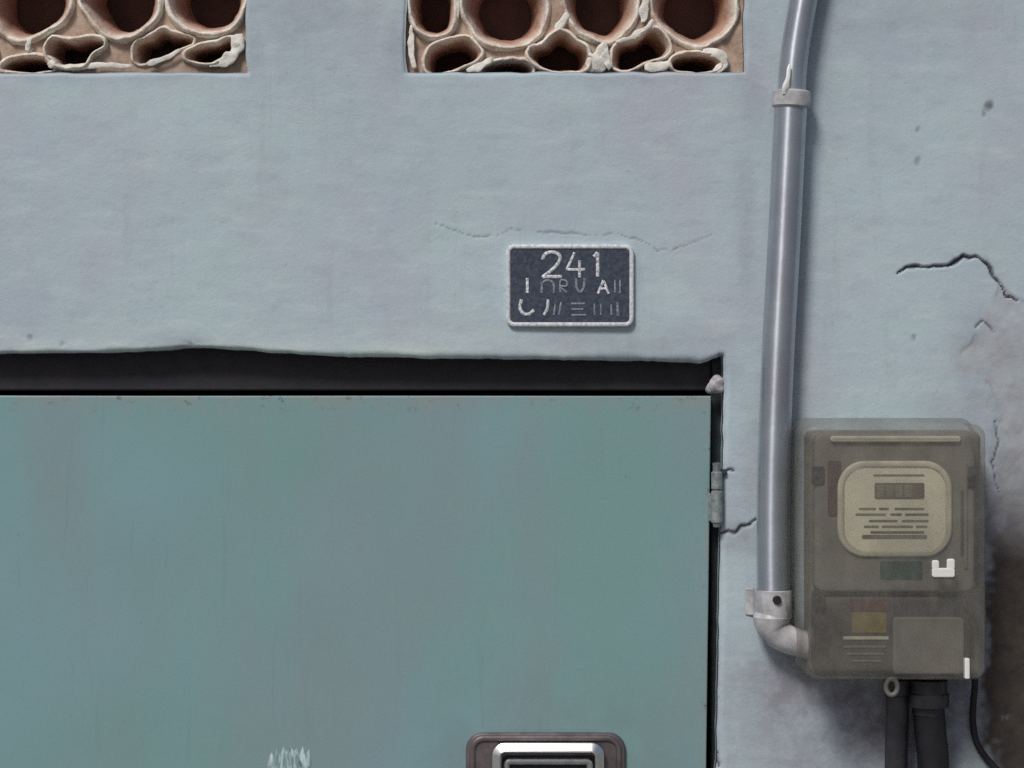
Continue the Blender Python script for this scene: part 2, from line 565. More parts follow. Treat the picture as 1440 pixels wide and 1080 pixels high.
def lines(lo, hi, flo, fhi, step, keys):
    L = list(np.arange(flo, fhi, step))
    s = step; p = flo
    while p > lo:
        s *= 1.25; p -= s; L.append(max(p, lo))
    s = step; p = fhi; L.append(fhi)
    while p < hi:
        s *= 1.25; p += s; L.append(min(p, hi))
    L = np.array(sorted(set(np.round(L, 6))))
    for k in keys:
        i = np.argmin(np.abs(L - k)); 
        if abs(L[i] - k) < step * 0.75: L[i] = k
        else: L = np.sort(np.append(L, k))
    return L


STEP = 0.0016
keys_x = [v for o in OPEN.values() for v in o[:2]]
keys_z = [VENT_TOP, VENT_BOT, OPEN['door'][2]]
xs = lines(-3.0, 3.0, mx(-30), mx(1470), STEP, keys_x)
zs = lines(0.0, 3.2, mz(1110), mz(-30), STEP, keys_z)
nx, nz = len(xs), len(zs)
X, Z = np.meshgrid(xs, zs, indexing='ij')


def idx(arr, v): return int(np.argmin(np.abs(arr - v)))


X0, Z0 = X.copy(), Z.copy()
Y = 0.0016 * vnoise(X, Z, 0.16, 11) + 0.0003 * vnoise(X * 0.9, Z, 0.06, 12) + 0.00010 * vnoise(X, Z * 1.3, 0.017, 13) + 0.00006 * vnoise(X, Z, 0.005, 14)

# cracks: polylines in picture pixels, width (mm), depth (mm), strength
CRACKS = [
    ([(1262, 384), (1275, 376), (1290, 374), (1318, 376), (1334, 375), (1346, 366), (1356, 361), (1372, 361), (1384, 366), (1393, 378), (1399, 392), (1408, 402), (1416, 416), (1432, 424)], 2.3, 4.5, 1.0),
    ([(610, 314), (640, 324), (668, 333), (700, 331), (718, 322), (745, 326), (790, 327), (830, 330), (870, 329), (898, 337), (925, 351), (945, 352), (962, 346)], 1.0, 0.7, 0.36),
    ([(962, 346), (985, 336), (1006, 330)], 0.9, 0.5, 0.24),
    ([(1016, 752), (1026, 746), (1034, 749), (1043, 741), (1056, 738), (1064, 729)], 1.6, 2.6, 0.7),
    ([(1018, 664), (1026, 661), (1033, 664)], 1.7, 2.5, 0.8),
    ([(1006, 1040), (1012, 1050), (1014, 1064), (1019, 1080)], 1.6, 2.5, 0.7),
    ([(1398, 590), (1404, 620), (1396, 652), (1404, 690)], 1.5, 2.0, 0.6),
    ([(1370, 462), (1380, 452), (1388, 456), (1402, 470)], 1.3, 2.0, 0.5),
]
jx = 0.0012 * vnoise(X, Z, 0.007, 21) + 0.0004 * vnoise(X, Z, 0.0025, 23)
jz = 0.0012 * vnoise(X, Z, 0.007, 22) + 0.0004 * vnoise(X, Z, 0.0025, 24)
crack = np.zeros_like(X)
for pts, wmm, dmm, st in CRACKS:
    pl = [(mx(a), mz(b)) for a, b in pts]
    d, t = poly_dist(X + jx, Z + jz, pl)
    w = wmm * 1e-3 * (0.35 + 0.65 * np.sin(np.pi * np.clip(t, 0.02, 0.98)) ** 0.6) * (0.85 + 0.75 * vnoise(X, Z, 0.014, 31))
    g = np.clip(1.25 - d / np.maximum(w, 1e-5), 0, 1)
    Y += dmm * 1e-3 * smooth(g)
    # the upper lip of each crack lifts a little
    lip = np.exp(-((d - 2.2 * w) / (1.6 * w)) ** 2)
    crack = np.maximum(crack, np.clip(st * g * 1.4, 0, 1))
# small pits
PITS = [(1391, 150, 4.6, .75), (1385, 160, 3.0, .45), (1291, 184, 3.6, .38), (1292, 229, 4.0, .34), (1283, 476, 3.2, .45),
        (42, 477, 4.0, .35), (88, 486, 3.6, .3), (1005, 508, 4, .6), (1012, 500, 3, .5), (268, 492, 3, .4)]
for a, b, r, st in PITS:
    d = np.hypot(X + 1.6 * jx - mx(a), (Z + 1.6 * jz - mz(b)) * 0.8)
    g = np.clip(1.3 - d / (r / PX * 1.25), 0, 1)
    Y += 0.0009 * smooth(g)
    crack = np.maximum(crack, st * g)

# peeled area on the right
PATCH = [(1384, 362), (1398, 384), (1402, 408), (1384, 436), (1372, 462), (1360, 482), (1340, 503), (1346, 524), (1372, 532), (1390, 545), (1399, 566), (1402, 600), (1396, 640), (1400, 690),
         (1396, 740), (1388, 800), (1382, 880), (1380, 930), (1376, 990), (1384, 1040), (1398, 1080), (1410, 1130), (1440, 1180), (1520, 1210), (1610, 1150), (1640, 950), (1600, 700), (1560, 520), (1480, 440), (1420, 410)]
pp = [(mx(a), mz(b)) for a, b in PATCH]
inside = np.zeros(X.shape, bool)
qx = X + 1.1 * jx + 0.004 * vnoise(X, Z, 0.02, 41); qz = Z + 1.1 * jz + 0.004 * vnoise(X, Z, 0.02, 42)
for i in range(len(pp)):
    ax, az = pp[i]; bx, bz = pp[(i + 1) % len(pp)]
    if az == bz: continue
    c = ((az > qz) != (bz > qz)) & (qx < (bx - ax) * (qz - az) / (bz - az) + ax)
    inside ^= c
dpat, _ = poly_dist(qx, qz, pp + [pp[0]])
sd = np.where(inside, dpat, -dpat)
soft = np.interp(Z, [mz(800), mz(580), mz(520)], [0.022, 0.016, 0.010])
patch = smooth(np.clip(sd / soft + 0.4 + 0.35 * vnoise(X, Z, 0.016, 46) + 0.2 * vnoise(X, Z, 0.006, 47), 0, 1))
patch = patch * np.interp(Z, [mz(760), mz(560), mz(380)], [1.0, 0.75, 0.6])
Y += 0.0006 * patch + patch * (0.0006 * vnoise(X, Z, 0.018, 43) + 0.0003 * vnoise(X, Z, 0.006, 44))
crack = np.maximum(crack, 0.3 * np.exp(-((sd - 0.001) / 0.0010) ** 2) * np.clip(vnoise(X, Z, 0.02, 45) * 3, 0, 1) * (Z > mz(560)))
damp = np.clip((mz(620) - Z) / 0.12, 0, 1)

# grime: round the hinge, along the conduit, beside the meter, purple-grey dust; painted shade under meter and elbow, at wall top
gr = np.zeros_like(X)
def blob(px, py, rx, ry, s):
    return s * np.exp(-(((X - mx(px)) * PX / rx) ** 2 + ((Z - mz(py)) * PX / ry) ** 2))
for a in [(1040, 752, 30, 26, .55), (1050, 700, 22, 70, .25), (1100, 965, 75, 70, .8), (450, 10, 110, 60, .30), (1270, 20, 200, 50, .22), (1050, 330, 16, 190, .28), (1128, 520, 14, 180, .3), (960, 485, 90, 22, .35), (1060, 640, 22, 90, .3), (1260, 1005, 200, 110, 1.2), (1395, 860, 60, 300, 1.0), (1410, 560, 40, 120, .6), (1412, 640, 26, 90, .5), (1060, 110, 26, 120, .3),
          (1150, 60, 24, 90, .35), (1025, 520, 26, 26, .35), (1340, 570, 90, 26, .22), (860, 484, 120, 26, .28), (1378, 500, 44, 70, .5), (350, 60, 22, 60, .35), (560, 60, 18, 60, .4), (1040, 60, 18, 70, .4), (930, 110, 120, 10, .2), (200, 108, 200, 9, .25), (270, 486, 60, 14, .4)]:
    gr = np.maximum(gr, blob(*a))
fil = np.clip(1 - (Z - mz(497)) / 0.032, 0, 1) * (Z > mz(520)) * (X < mx(1010)) * np.clip((mx(720) - X) / 0.25 + 0.75, 0.15, 1)

# rounded, uneven edges of the openings
lint_x = [mx(v) for v in (-400, 20, 200, 262, 285, 330, 430, 540, 700, 900, 985, 1003, 1016)]
lint_o = [(500 - v) / PX for v in (499, 497, 495, 490, 489, 492, 499, 503, 505, 507, 511, 505, 500)]
jamb_z = [mz(v) for v in (1400, 1085, 1060, 1035, 980, 860, 760, 700, 640, 560, 500)]
jamb_o = [v / PX for v in (-10, -9, -7, -8, -6, -4, -2, -1, 1, 2, 2)]
for nm, (x0, x1, z1, z0) in OPEN.items():
    dx = np.maximum(np.maximum(x0 - X0, X0 - x1), 0); dz = np.maximum(np.maximum(z0 - Z0, Z0 - z1), 0)
    d = np.hypot(dx, dz)
    R = 0.0062 if nm == 'door' else 0.0045
    R = R * (1 + 0.4 * vnoise(X0, Z0, 0.03, 52))
    q = np.clip(1 - d / R, 0, 1)
    Y += R * (1 - np.sqrt(np.clip(1 - q * q, 0, 1)))
    fall = np.clip(1 - d / 0.02, 0, 1)
    if nm == 'door':
        offz = np.interp(X0, lint_x, lint_o) + 0.0007 * vnoise(X0, Z0 * 0, 0.02, 53) + 0.0005 * vnoise(X0, Z0 * 0, 0.006, 54)
        Z = Z + fall * np.where((X0 > x0 - 0.004) & (X0 < x1 + 0.004), offz, 0)
        offx = np.interp(Z0, jamb_z, jamb_o) + 0.0008 * vnoise(Z0, X0 * 0, 0.012, 55)
        X = X + fall * np.where((Z0 < z1) & (X0 > x1 - 0.001), offx, 0)
    else:
        Z = Z + fall * 0.0011 * vnoise(X0, Z0, 0.018, 56)
        X = X + fall * 0.0016 * vnoise(Z0, X0, 0.018, 57)

verts = np.stack([X, Y, Z], -1).reshape(-1, 3)
vid = np.arange(nx * nz).reshape(nx, nz)
keep = np.ones((nx - 1, nz - 1), bool)
ranges = {}
for nm, (x0, x1, z1, z0) in OPEN.items():
    i0, i1 = idx(xs, x0), idx(xs, x1); k0, k1 = idx(zs, z0), idx(zs, z1)
    keep[i0:i1, k0:k1] = False
    ranges[nm] = (i0, i1, k0, k1)
a = vid[:-1, :-1][keep]; b = vid[1:, :-1][keep]; c = vid[1:, 1:][keep]; d = vid[:-1, 1:][keep]
faces = np.stack([a, b, c, d], -1).tolist()
A = {'crack': crack.ravel(), 'patch': patch.ravel(), 'damp': damp.ravel(), 'grime_shade': gr.ravel(), 'filler': fil.ravel()}
extra_v, extra_a = [], {k: [] for k in A}
nv = nx * nz
for nm, (i0, i1, k0, k1) in ranges.items():
    if nm == 'door':
        loop = [vid[i0, k] for k in range(k0, k1)] + [vid[i, k1] for i in range(i0, i1)] + [vid[i1, k] for k in range(k1, k0 - 1, -1)]
        closed = False
    else:
        loop = ([vid[i0, k] for k in range(k0, k1)] + [vid[i, k1] for i in range(i0, i1)] + [vid[i1, k] for k in range(k1, k0, -1)] + [vid[i, k0] for i in range(i1, i0, -1)])
        closed = True
    prev = loop
    for dep in (0.02, 0.05, 0.14):
        cur = []
        for v in prev:
            p = verts[v] if v < nx * nz else extra_v[v - nx * nz]
            base = verts[loop[len(cur)]]
            extra_v.append(np.array([base[0], dep, base[2]]))
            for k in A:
                extra_a[k].append(0.3 if k == 'grime_shade' else 0.0)
            cur.append(nv); nv += 1
        m = len(loop)
        for i in range(m if closed else m - 1):
            j = (i + 1) % m
            faces.append([prev[i], prev[j], cur[j], cur[i]])
        prev = cur
verts = np.vstack([verts, np.array(extra_v)])
A = {k: np.concatenate([A[k], np.array(extra_a[k])]) for k in A}
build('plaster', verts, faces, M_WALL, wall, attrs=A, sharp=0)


def lump(name, px, py, rx, ry, depth, y, mat, parent, seed, n=30, m=18):
    """A trowelled lump: a flattened, roughened ball."""
    cx, _, cz = W(px, py, y)
    V, F = [], []
    for i in range(m + 1):
        th = math.pi * i / m
        for k in range(n):
            ph = 2 * math.pi * k / n
            V.append((math.sin(th) * math.cos(ph), math.cos(th), math.sin(th) * math.sin(ph)))
    V = np.array(V)
    r = 1 + 0.30 * vnoise(V[:, 0] + 0.7 * V[:, 1], V[:, 2] - 0.6 * V[:, 1], 0.8, seed) + 0.06 * vnoise(V[:, 0] - V[:, 1], V[:, 2] + V[:, 1], 0.3, seed + 1)
    P = np.stack([cx + V[:, 0] * r * rx / PX, y - V[:, 1] * r * depth, cz + V[:, 2] * r * ry / PX], -1)
    for i in range(m):
        for k in range(n):
            k2 = (k + 1) % n
            F.append((i * n + k, i * n + k2, (i + 1) * n + k2, (i + 1) * n + k))
    return build(name, P, F, mat, parent, sharp=0)


lump('mortar_lump', 1011, 542, 12, 12, 0.006, 0.008, M_LUMP, wall, 71)
lump('mortar_lump', 1000, 545, 8, 8, 0.006, 0.012, M_LUMP, wall, 63)

# ------------------------------------------------------------------ ventilation grilles of clay rings
def outline(pts, n=6): return np.array(catmull(pts, True, n))
def ell(cx, cy, rx, ry, seed, n=14, tilt=0.0):
    r = random.Random(seed)
    out = []
    for k in range(n):
        a = 2 * math.pi * k / n
        q = 1 + r.uniform(-0.075, 0.075)
        u, v = rx * q * math.cos(a), ry * q * math.sin(a)
        out.append((cx + u * math.cos(tilt) - v * math.sin(tilt), cy + u * math.sin(tilt) + v * math.cos(tilt)))
    return out


def offset(P, d):
    t = np.roll(P, -1, 0) - np.roll(P, 1, 0)
    t /= np.linalg.norm(t, axis=1)[:, None]
    nrm = np.stack([t[:, 1], -t[:, 0]], -1)
    area = 0.5 * np.sum(P[:, 0] * np.roll(P[:, 1], -1) - np.roll(P[:, 0], -1) * P[:, 1])
    if area < 0: nrm = -nrm
    return P + nrm * d


def clay_ring(P, wall_px, front, depth, parent, seed, taper):
    """A clay ring round the hole outline P (pixels): rounded lip, bore narrowing to the back."""
    c = P.mean(0)
    w = wall_px
    prof = [(w * 1.25, 0.03, 0, 1.0), (w * 1.1, 0.009, 0, 1.0), (w * 0.85, 0.003, 0, 1.0), (w * 0.55, 0.0004, 0, 1.0), (w * 0.3, 0.0, 0, 1.0), (w * 0.1, 0.0012, 0, 1.0), (0.0, 0.004, 0.0, 0.9), (-0.6, 0.008, .08, 0.7), (-1.0, 0.014, .22, 0.45), (-1.0, 0.024, .42, 0.2), (-1, 0.040, .7, 0.06), (-1, depth, 1.0, 0.0)]
    V, At = [], []
    for off, dy, tp, pa in prof:
        Q = offset(P, off)
        Q = c + (Q - c) * (1 - taper * tp)
        wob = 0.0022 * vnoise(Q[:, 0], Q[:, 1], 22, seed) + 0.0012 * vnoise(Q[:, 0], Q[:, 1], 7, seed + 1)
        Q = Q + np.stack([1.5 * vnoise(Q[:, 0], Q[:, 1] + dy * 900, 9, seed + 2), 1.5 * vnoise(Q[:, 1], Q[:, 0] + dy * 900, 9, seed + 3)], -1)
        for k, (a, b) in enumerate(Q):
            x, _, z = W(a, b, 0.0)
            V.append((x, front + dy + wob[k], z)); At.append(pa)
    n = len(P)
    F = []
    for i in range(len(prof) - 1):
        for k in range(n):
            k2 = (k + 1) % n
            F.append((i * n + k, i * n + k2, (i + 1) * n + k2, (i + 1) * n + k))
    return build('clay_ring', V, F, M_CLAY, parent, attrs={'paint': At}, sharp=0)


def grille(x0, x1, big, small, dabs, label, seed):
    x0m, x1m = mx(x0), mx(x1)
    g = empty('ventilation_grille', ((x0m + x1m) / 2, 0.01, VENT_BOT), label, 'ventilation grille', 'clay ventilation grilles above the door')
    r = random.Random(seed)
    outs = []
    for i, P in enumerate(big):
        P = offset(outline(P, 4), 5.0)
        outs.append(P)
        clay_ring(P, 8, 0.002 + r.uniform(0, 0.005), 0.066, g, seed * 50 + i * 3, 0.34)
    for i, P in enumerate(small):
        P = offset(outline(P, 5), 3.5)
        outs.append(P)
        clay_ring(P, 6, 0.003 + r.uniform(0, 0.005), 0.055, g, seed * 80 + i * 3, 0.3)
    # mortar bed between the rings, pierced by their bores
    cu = bpy.data.curves.new('mortar_curve', 'CURVE')
    cu.dimensions = '2D'; cu.fill_mode = 'BOTH'; cu.extrude = 0.03
    def spl(P):
        s = cu.splines.new('POLY'); s.points.add(len(P) - 1)
        for k, (a, b) in enumerate(P): s.points[k].co = (a, b, 0, 1)
        s.use_cyclic_u = True
    e = 0.004
    spl([(x0m - e, VENT_BOT - e), (x1m + e, VENT_BOT - e), (x1m + e, VENT_TOP + e), (x0m - e, VENT_TOP + e)])
    for P in outs:
        Q = offset(P, 3.0)
        spl([(mx(a), mz(b)) for a, b in Q])
    tmp = bpy.data.objects.new('tmp', cu)
    col.objects.link(tmp)
    dg = bpy.context.evaluated_depsgraph_get()
    me = bpy.data.meshes.new_from_object(tmp.evaluated_get(dg))
    co = np.zeros(len(me.vertices) * 3); me.vertices.foreach_get('co', co); co = co.reshape(-1, 3)
    fs = [list(p.vertices) for p in me.polygons]
    bpy.data.objects.remove(tmp); bpy.data.curves.remove(cu); bpy.data.meshes.remove(me)
    P3 = np.stack([co[:, 0], 0.0425 - co[:, 2], co[:, 1]], -1)
    build('mortar', P3, fs, M_MORTAR, g, smooth_shade=False)
    box('backing_board', x0m - 0.002, x1m + 0.002, 0.079, 0.09, VENT_BOT - 0.002, VENT_TOP + 0.002, M_BOARD, g)
    for i, (pts, rad) in enumerate(dabs):
        path = catmull([W(a, b, 0.006) for a, b in pts], False, 6)
        t = np.linspace(0, 1, len(path))
        rr_ = rad / PX * (0.25 + 0.75 * np.sin(np.pi * np.clip(t, 0.03, 0.97)) ** 0.7) * (1 + 0.35 * vnoise(t * 5, t * 0, 1.0, seed * 7 + i))
        v, f = tube(path, list(rr_), 14, 0.3)
        v = np.array(v)
        amp = 0.3 * rad / PX
        for ax in range(3):
            v[:, ax] += amp * vnoise(v[:, 0] + v[:, 1], v[:, 2], 0.006, seed * 11 + i + ax)
        build('lime_smear', v, f, M_DAB, g, sharp=0)
    return g


left_big = [ell(-74, -2, 46, 52, 1), ell(36, -6, 50, 53, 2), ell(168, -8, 49, 52, 3), ell(292, -11, 49, 53, 4),
            ell(-14, -118, 46, 46, 5), ell(104, -118, 47, 46, 6), ell(230, -121, 47, 46, 7), ell(-102, -120, 18, 40, 8), ell(318, -118, 20, 42, 9)]
left_small = [[(66, 70), (74, 56), (100, 60), (124, 55), (142, 58), (122, 74), (112, 88), (86, 88), (72, 81)],
              [(190, 80), (191, 62), (212, 53), (225, 42), (238, 47), (266, 54), (245, 65), (216, 79), (200, 83)],
              [(262, 75), (284, 66), (306, 62), (322, 56), (326, 62), (317, 74), (300, 82), (278, 83)],
              [(2, 92), (20, 83), (48, 81), (70, 88), (60, 95), (22, 96)],
              [(-60, 88), (-52, 68), (-32, 62), (-14, 72), (-22, 88)]]
left_dabs = [([(296, 91), (316, 88), (329, 76), (335, 58), (336, 48)], 9), ([(80, 93), (110, 94), (150, 92), (186, 93)], 4.5), ([(70, 96), (73, 91), (77, 86)], 6),
             ([(37, 72), (40, 62), (43, 52)], 5), ([(206, 90), (232, 82), (254, 70)], 5)]
grille(-128, 346, left_big, left_small, left_dabs, 'clay ring ventilation grille in wall, at the left away from the conduit', 3)

right_big = [[(586, -30), (583, 10), (592, 35), (611, 43), (628, 36), (633, 10), (632, -22), (612, -46)],
             ell(711, 4, 52, 57, 12), ell(845, -5, 46, 54, 13), ell(979, -2, 53, 56, 14, tilt=0.1),
             ell(660, -118, 46, 47, 15), ell(782, -118, 46, 46, 16), ell(910, -118, 48, 47, 17), ell(1012, -118, 24, 44, 18), ell(592, -116, 14, 40, 19)]
right_small = [[(602, 95), (604, 74), (622, 61), (652, 55), (670, 68), (668, 79), (640, 91), (615, 98)],
               [(680, 99), (697, 89), (718, 86), (736, 88), (746, 96), (732, 100), (704, 101)],
               [(747, 72), (768, 63), (788, 46), (808, 59), (822, 68), (822, 92), (798, 96), (764, 90)],
               [(868, 91), (870, 65), (896, 57), (919, 42), (936, 58), (936, 72), (905, 83), (886, 93)],
               ell(980, 87, 31, 10, 21, 12)]
right_dabs = [([(1004, 99), (1017, 93), (1018, 83), (1008, 75), (988, 73)], 7), ([(826, 96), (838, 90), (846, 78), (852, 60)], 14), ([(858, 97), (852, 84), (848, 70)], 9),
              ([(655, 99), (670, 96), (684, 88), (692, 80)], 5), ([(866, 60), (886, 53), (906, 42), (918, 28)], 5), ([(903, 32), (907, 8), (905, -14)], 6.5),
              ([(905, 96), (930, 93), (943, 86)], 7), ([(799, 18), (790, 32), (780, 42)], 5), ([(579, 36), (578, 66), (582, 96)], 5), ([(640, 30), (643, 12), (640, -6)], 4)]
grille(571, 1046, right_big, right_small, right_dabs, 'clay ring ventilation grille in wall, next to the conduit, above the dark plate', 5)

# ------------------------------------------------------------------ the door
door = empty('metal_door', (mx(320), 0.02, 0.01), 'teal grey painted sheet metal door below a dark gap', 'door')
YD = 0.010
zt, zbm = mz(556.5), 0.012
xl = mx(-372)
fine = np.array([0, 0.0004, 0.0008, 0.0013, 0.002, 0.003])
u = np.concatenate([fine, np.linspace(0.01, 0.99, 110), 1 - fine[::-1]]); w_ = np.concatenate([fine * 0.6, np.linspace(0.01, 0.99, 150), 1 - fine[::-1] * 0.6])
nxd, nzd = len(u), len(w_)
U, T = np.meshgrid(u, w_, indexing='ij')
ZD = zbm + (zt - zbm) * T + 0.0006 * vnoise(U * 1.2, T * 0, 0.3, 71)
right_edge = np.interp(ZD, [0, mz(1080), mz(560)], [mx(992), mx(994.5), mx(1001.5)])
XD = xl + (right_edge - xl) * U
YY = YD + 0.0011 * vnoise(XD, ZD, 0.24, 72) + 0.0006 * vnoise(XD, ZD, 0.09, 73)
ed = np.minimum.reduce([XD - xl, right_edge - XD, zt - ZD + 0.0, ZD - zbm])
Rb = 0.0016
q = np.clip(1 - ed / Rb, 0, 1)
YY = YY + Rb * (1 - np.sqrt(1 - q * q))
edge = np.maximum(np.clip(1 - (zt - ZD) / 0.010, 0, 1), np.clip(1 - (right_edge - XD) / 0.006, 0, 1))
hand = np.exp(-(((XD - mx(765)) / 0.13) ** 2 + ((ZD - mz(1110)) / 0.085) ** 2))
dv = np.stack([XD, YY, ZD], -1).reshape(-1, 3)
di = np.arange(nxd * nzd).reshape(nxd, nzd)
df = np.stack([di[:-1, :-1].ravel(), di[1:, :-1].ravel(), di[1:, 1:].ravel(), di[:-1, 1:].ravel()], -1).tolist()
rim = [di[i, 0] for i in range(nxd)] + [di[-1, k] for k in range(1, nzd)] + [di[i, -1] for i in range(nxd - 2, -1, -1)] + [di[0, k] for k in range(nzd - 2, 0, -1)]
base_n = len(dv)
bk = dv[rim].copy(); bk[:, 1] = YD + 0.035
dv = np.vstack([dv, bk])
for i in range(len(rim)):
    j = (i + 1) % len(rim)
    df.append([rim[j], rim[i], base_n + i, base_n + j])
df.append([base_n + i for i in range(len(rim))])
leaf = build('door_leaf', dv, df, M_DOOR, door, attrs={'edge': np.concatenate([edge.ravel(), np.zeros(len(rim))]), 'hand': np.concatenate([hand.ravel(), np.zeros(len(rim))])})

# steel door frame behind the gap (fixed to the wall)
fx0, fx1 = mx(1001), mx(1040)
box('door_frame', mx(1003.5), mx(1050), 0.030, 0.075, 0.0, mz(500) + 0.02, M_FRAME, wall)
box('door_header', mx(-440), mx(1003), 0.026, 0.09, mz(549), mz(470), M_HEAD, wall)

# hinge
hx, hy = mx(1007.5), -0.004
def knuckle(name, pa, pb, r, parent, mat=M_HINGE):
    za_, zb_ = mz(pb), mz(pa)
    v, f = lathe((hx, hy, za_), (0, 0, 1), [(0, r * 0.85), (0.0008, r), (zb_ - za_ - 0.0008, r), (zb_ - za_, r * 0.85)], 20)
    return build(name, v, f, mat, parent)
hinge = knuckle('hinge', 690, 735, 0.0058, door)
knuckle('hinge_knuckle', 663, 688, 0.0056, hinge)
v, f = lathe((hx, hy, mz(742)), (0, 0, 1), [(0, 0.001), (0.001, 0.0035), (0.004, 0.0040), (mz(650) - mz(742) - 0.004, 0.0040), (mz(650) - mz(742) - 0.001, 0.0046), (mz(650) - mz(742), 0.002)], 16)
build('hinge_pin', v, f, M_ZINC, hinge)
slab('hinge_plate', 996, 694, 1004, 733, 2, 0.0065, 0.012, 0.001, M_HINGE, hinge)
slab('hinge_plate', 1009, 660, 1022, 668, 2, -0.003, 0.02, 0.001, M_FRAME, hinge)

# handle
esc = slab('handle_plate', 655, 1031, 880, 1168, 24, 0.004, 0.013, 0.003, M_ESC, door)
frame_ring('plate_rim', 660, 1035, 875, 1163, 21, 9, 0.0015, 0.006, M_ESC, esc)
slab('slot', 706, 1062, 838, 1124, 8, 0.0036, 0.0072, 0.0008, M_BLACK, esc)
frame_ring('pull_ring', 692, 1046, 850, 1140, 18, 13, -0.010, -0.004, M_CHROME, esc, seg=10, chamfer=True)
frame_ring('inner_ring', 708, 1067, 834, 1128, 9, 9, -0.003, 0.005, M_ZINC, esc)
for a in (698, 844):
    v, f = lathe(W(a, 1094, -0.004), (0, 1, 0), [(-0.002, 0.004), (0.009, 0.0045)], 14)
    build('pull_post', v, f, M_CHROME, esc)

# ------------------------------------------------------------------ torn sticker on the door
YS = YD + float(0.0011 * vnoise(np.array([mx(405)]), np.array([mz(1085)]), 0.24, 72)[0] + 0.0006 * vnoise(np.array([mx(405)]), np.array([mz(1085)]), 0.09, 73)[0]) - 0.0006
edge_pts = [(378, 1068), (383, 1057), (386, 1066), (390, 1051), (394, 1063), (399, 1049), (404, 1058), (408, 1048), (413, 1057), (418, 1052), (421, 1063), (426, 1049), (430, 1062), (435, 1053), (438, 1070), (436, 1092), (439, 1104),
            (433, 1118), (428, 1128), (421, 1121), (412, 1132), (404, 1124), (396, 1130), (388, 1120), (381, 1110), (384, 1096), (376, 1084)]
P = np.array(catmull(edge_pts, True, 2))
lo = []
for y, ins in ((YS + 0.0001, -0.5), (YS + 0.00025, 0.0), (YS + 0.0026, 0.1)):
    lo.append([W(a_, b_, y) for a_, b_ in offset(P, ins)])
v, f = loft(lo)
o = build('torn_sticker', v, f, M_STICKER, None, origin=W(405, 1090, YS))
tag(o, 'small torn pale sticker remnant on the teal door, left of the chrome handle', 'sticker')

# ------------------------------------------------------------------ number plate
plate = empty('number_plate', W(801, 457, 0), 'small dark navy number plate with silver rim and worn pale characters', 'sign')
slab('plate_face', 715, 347, 888, 456, 9, -0.0045, 0.002, 0.0012, M_NAVY, plate)
frame_ring('plate_rim', 711.5, 343.5, 891.5, 459.5, 12, 6.5, -0.0062, 0.003, M_SILVER, plate)
def stroke(name, pts, r, mat, parent, y=-0.0049, closed=False, sm=True):
    path = catmull(pts, closed, 4) if sm and len(pts) > 2 else pts
    path = [W(a_, b_, y) for a_, b_ in path]
    return tube(path, r / PX, 8, 0.28)
def glyph(name, strokes, r, mat):
    v, f = merge([stroke(name, s, r, mat, plate) for s in strokes])
    return build(name, v, f, mat, plate)
glyph('numeral', [[(763, 365), (767, 357), (777, 354.5), (786, 358), (787, 366), (779, 377), (764, 389), (764.5, 389.2)], [(764, 389), (790, 389)]], 2.3, M_LETTER)
glyph('numeral', [[(808, 355), (797, 379)], [(797, 379), (823, 379)], [(815, 366), (815, 390)]], 1.9, M_LETTER)
glyph('numeral', [[(840.5, 355), (840.5, 389)], [(835, 361), (840.5, 355)]], 2.3, M_LETTER)
glyph('letter', [[(741.5, 391), (741.5, 412)]], 2.0, M_LETTER)
glyph('letter', [[(762, 412), (762, 396)], [(762, 399), (768, 394.5), (776, 396), (779, 402), (779, 412)]], 1.6, M_DULL)
glyph('letter', [[(788, 411), (788, 395), (796, 395), (797, 402), (788, 403), (797, 411)]], 1.3, M_DULL)
glyph('letter', [[(810, 391), (811, 404), (816, 411), (821, 404), (822, 391)]], 1.8, M_DULL)
glyph('letter', [[(841, 413), (848.5, 394)], [(848.5, 394), (856, 413)], [(844, 406), (853, 406)]], 1.7, M_LETTER)
glyph('letter', [[(865, 393), (865, 412)], [(872, 393), (872, 412)]], 1.3, M_DULL)
glyph('letter', [[(733.5, 421), (731, 432), (735, 440), (743, 442), (751, 436)]], 2.2, M_LETTER)
glyph('letter', [[(770.5, 421), (770, 433), (765, 443)]], 2.0, M_LETTER)
glyph('letter', [[(781, 427), (779, 443)], [(789, 425), (786, 443)]], 1.4, M_DULL)
glyph('letter', [[(803, 427), (822, 427)], [(804, 435), (820, 435)], [(803, 443), (824, 443)]], 1.3, M_DULL)
glyph('letter', [[(836, 427), (836, 443)], [(845, 427), (845, 443)]], 1.2, M_DULL)
glyph('letter', [[(859.5, 428), (860, 443)]], 1.4, M_DULL)
glyph('letter', [[(868.5, 425), (869, 444)]], 1.9, M_DULL)

# ------------------------------------------------------------------ conduit
conduit = empty('conduit_pipe', W(1092, 900, 0), 'blue grey painted conduit pipe running down the wall into the meter', 'pipe')
RP = 23.0 / PX
YP = -RP - 0.002
path = catmull([W(1196, -900, YP), W(1182, -560, YP), W(1164, -260, YP), W(1146, -90, YP), W(1128, 10, YP), W(1117, 80, YP), W(1112, 150, YP), W(1103, 330, YP), W(1094, 500, YP), W(1088, 660, YP), W(1087, 780, YP), W(1088, 862, YP)], False, 8)
v, f = tube(path[-41:], RP, 28); build('pipe', v, f, M_PIPE, conduit)
v, f = tube(path[:-39], RP * 0.86, 24); build('upper_pipe', v, f, M_PIPE, conduit)
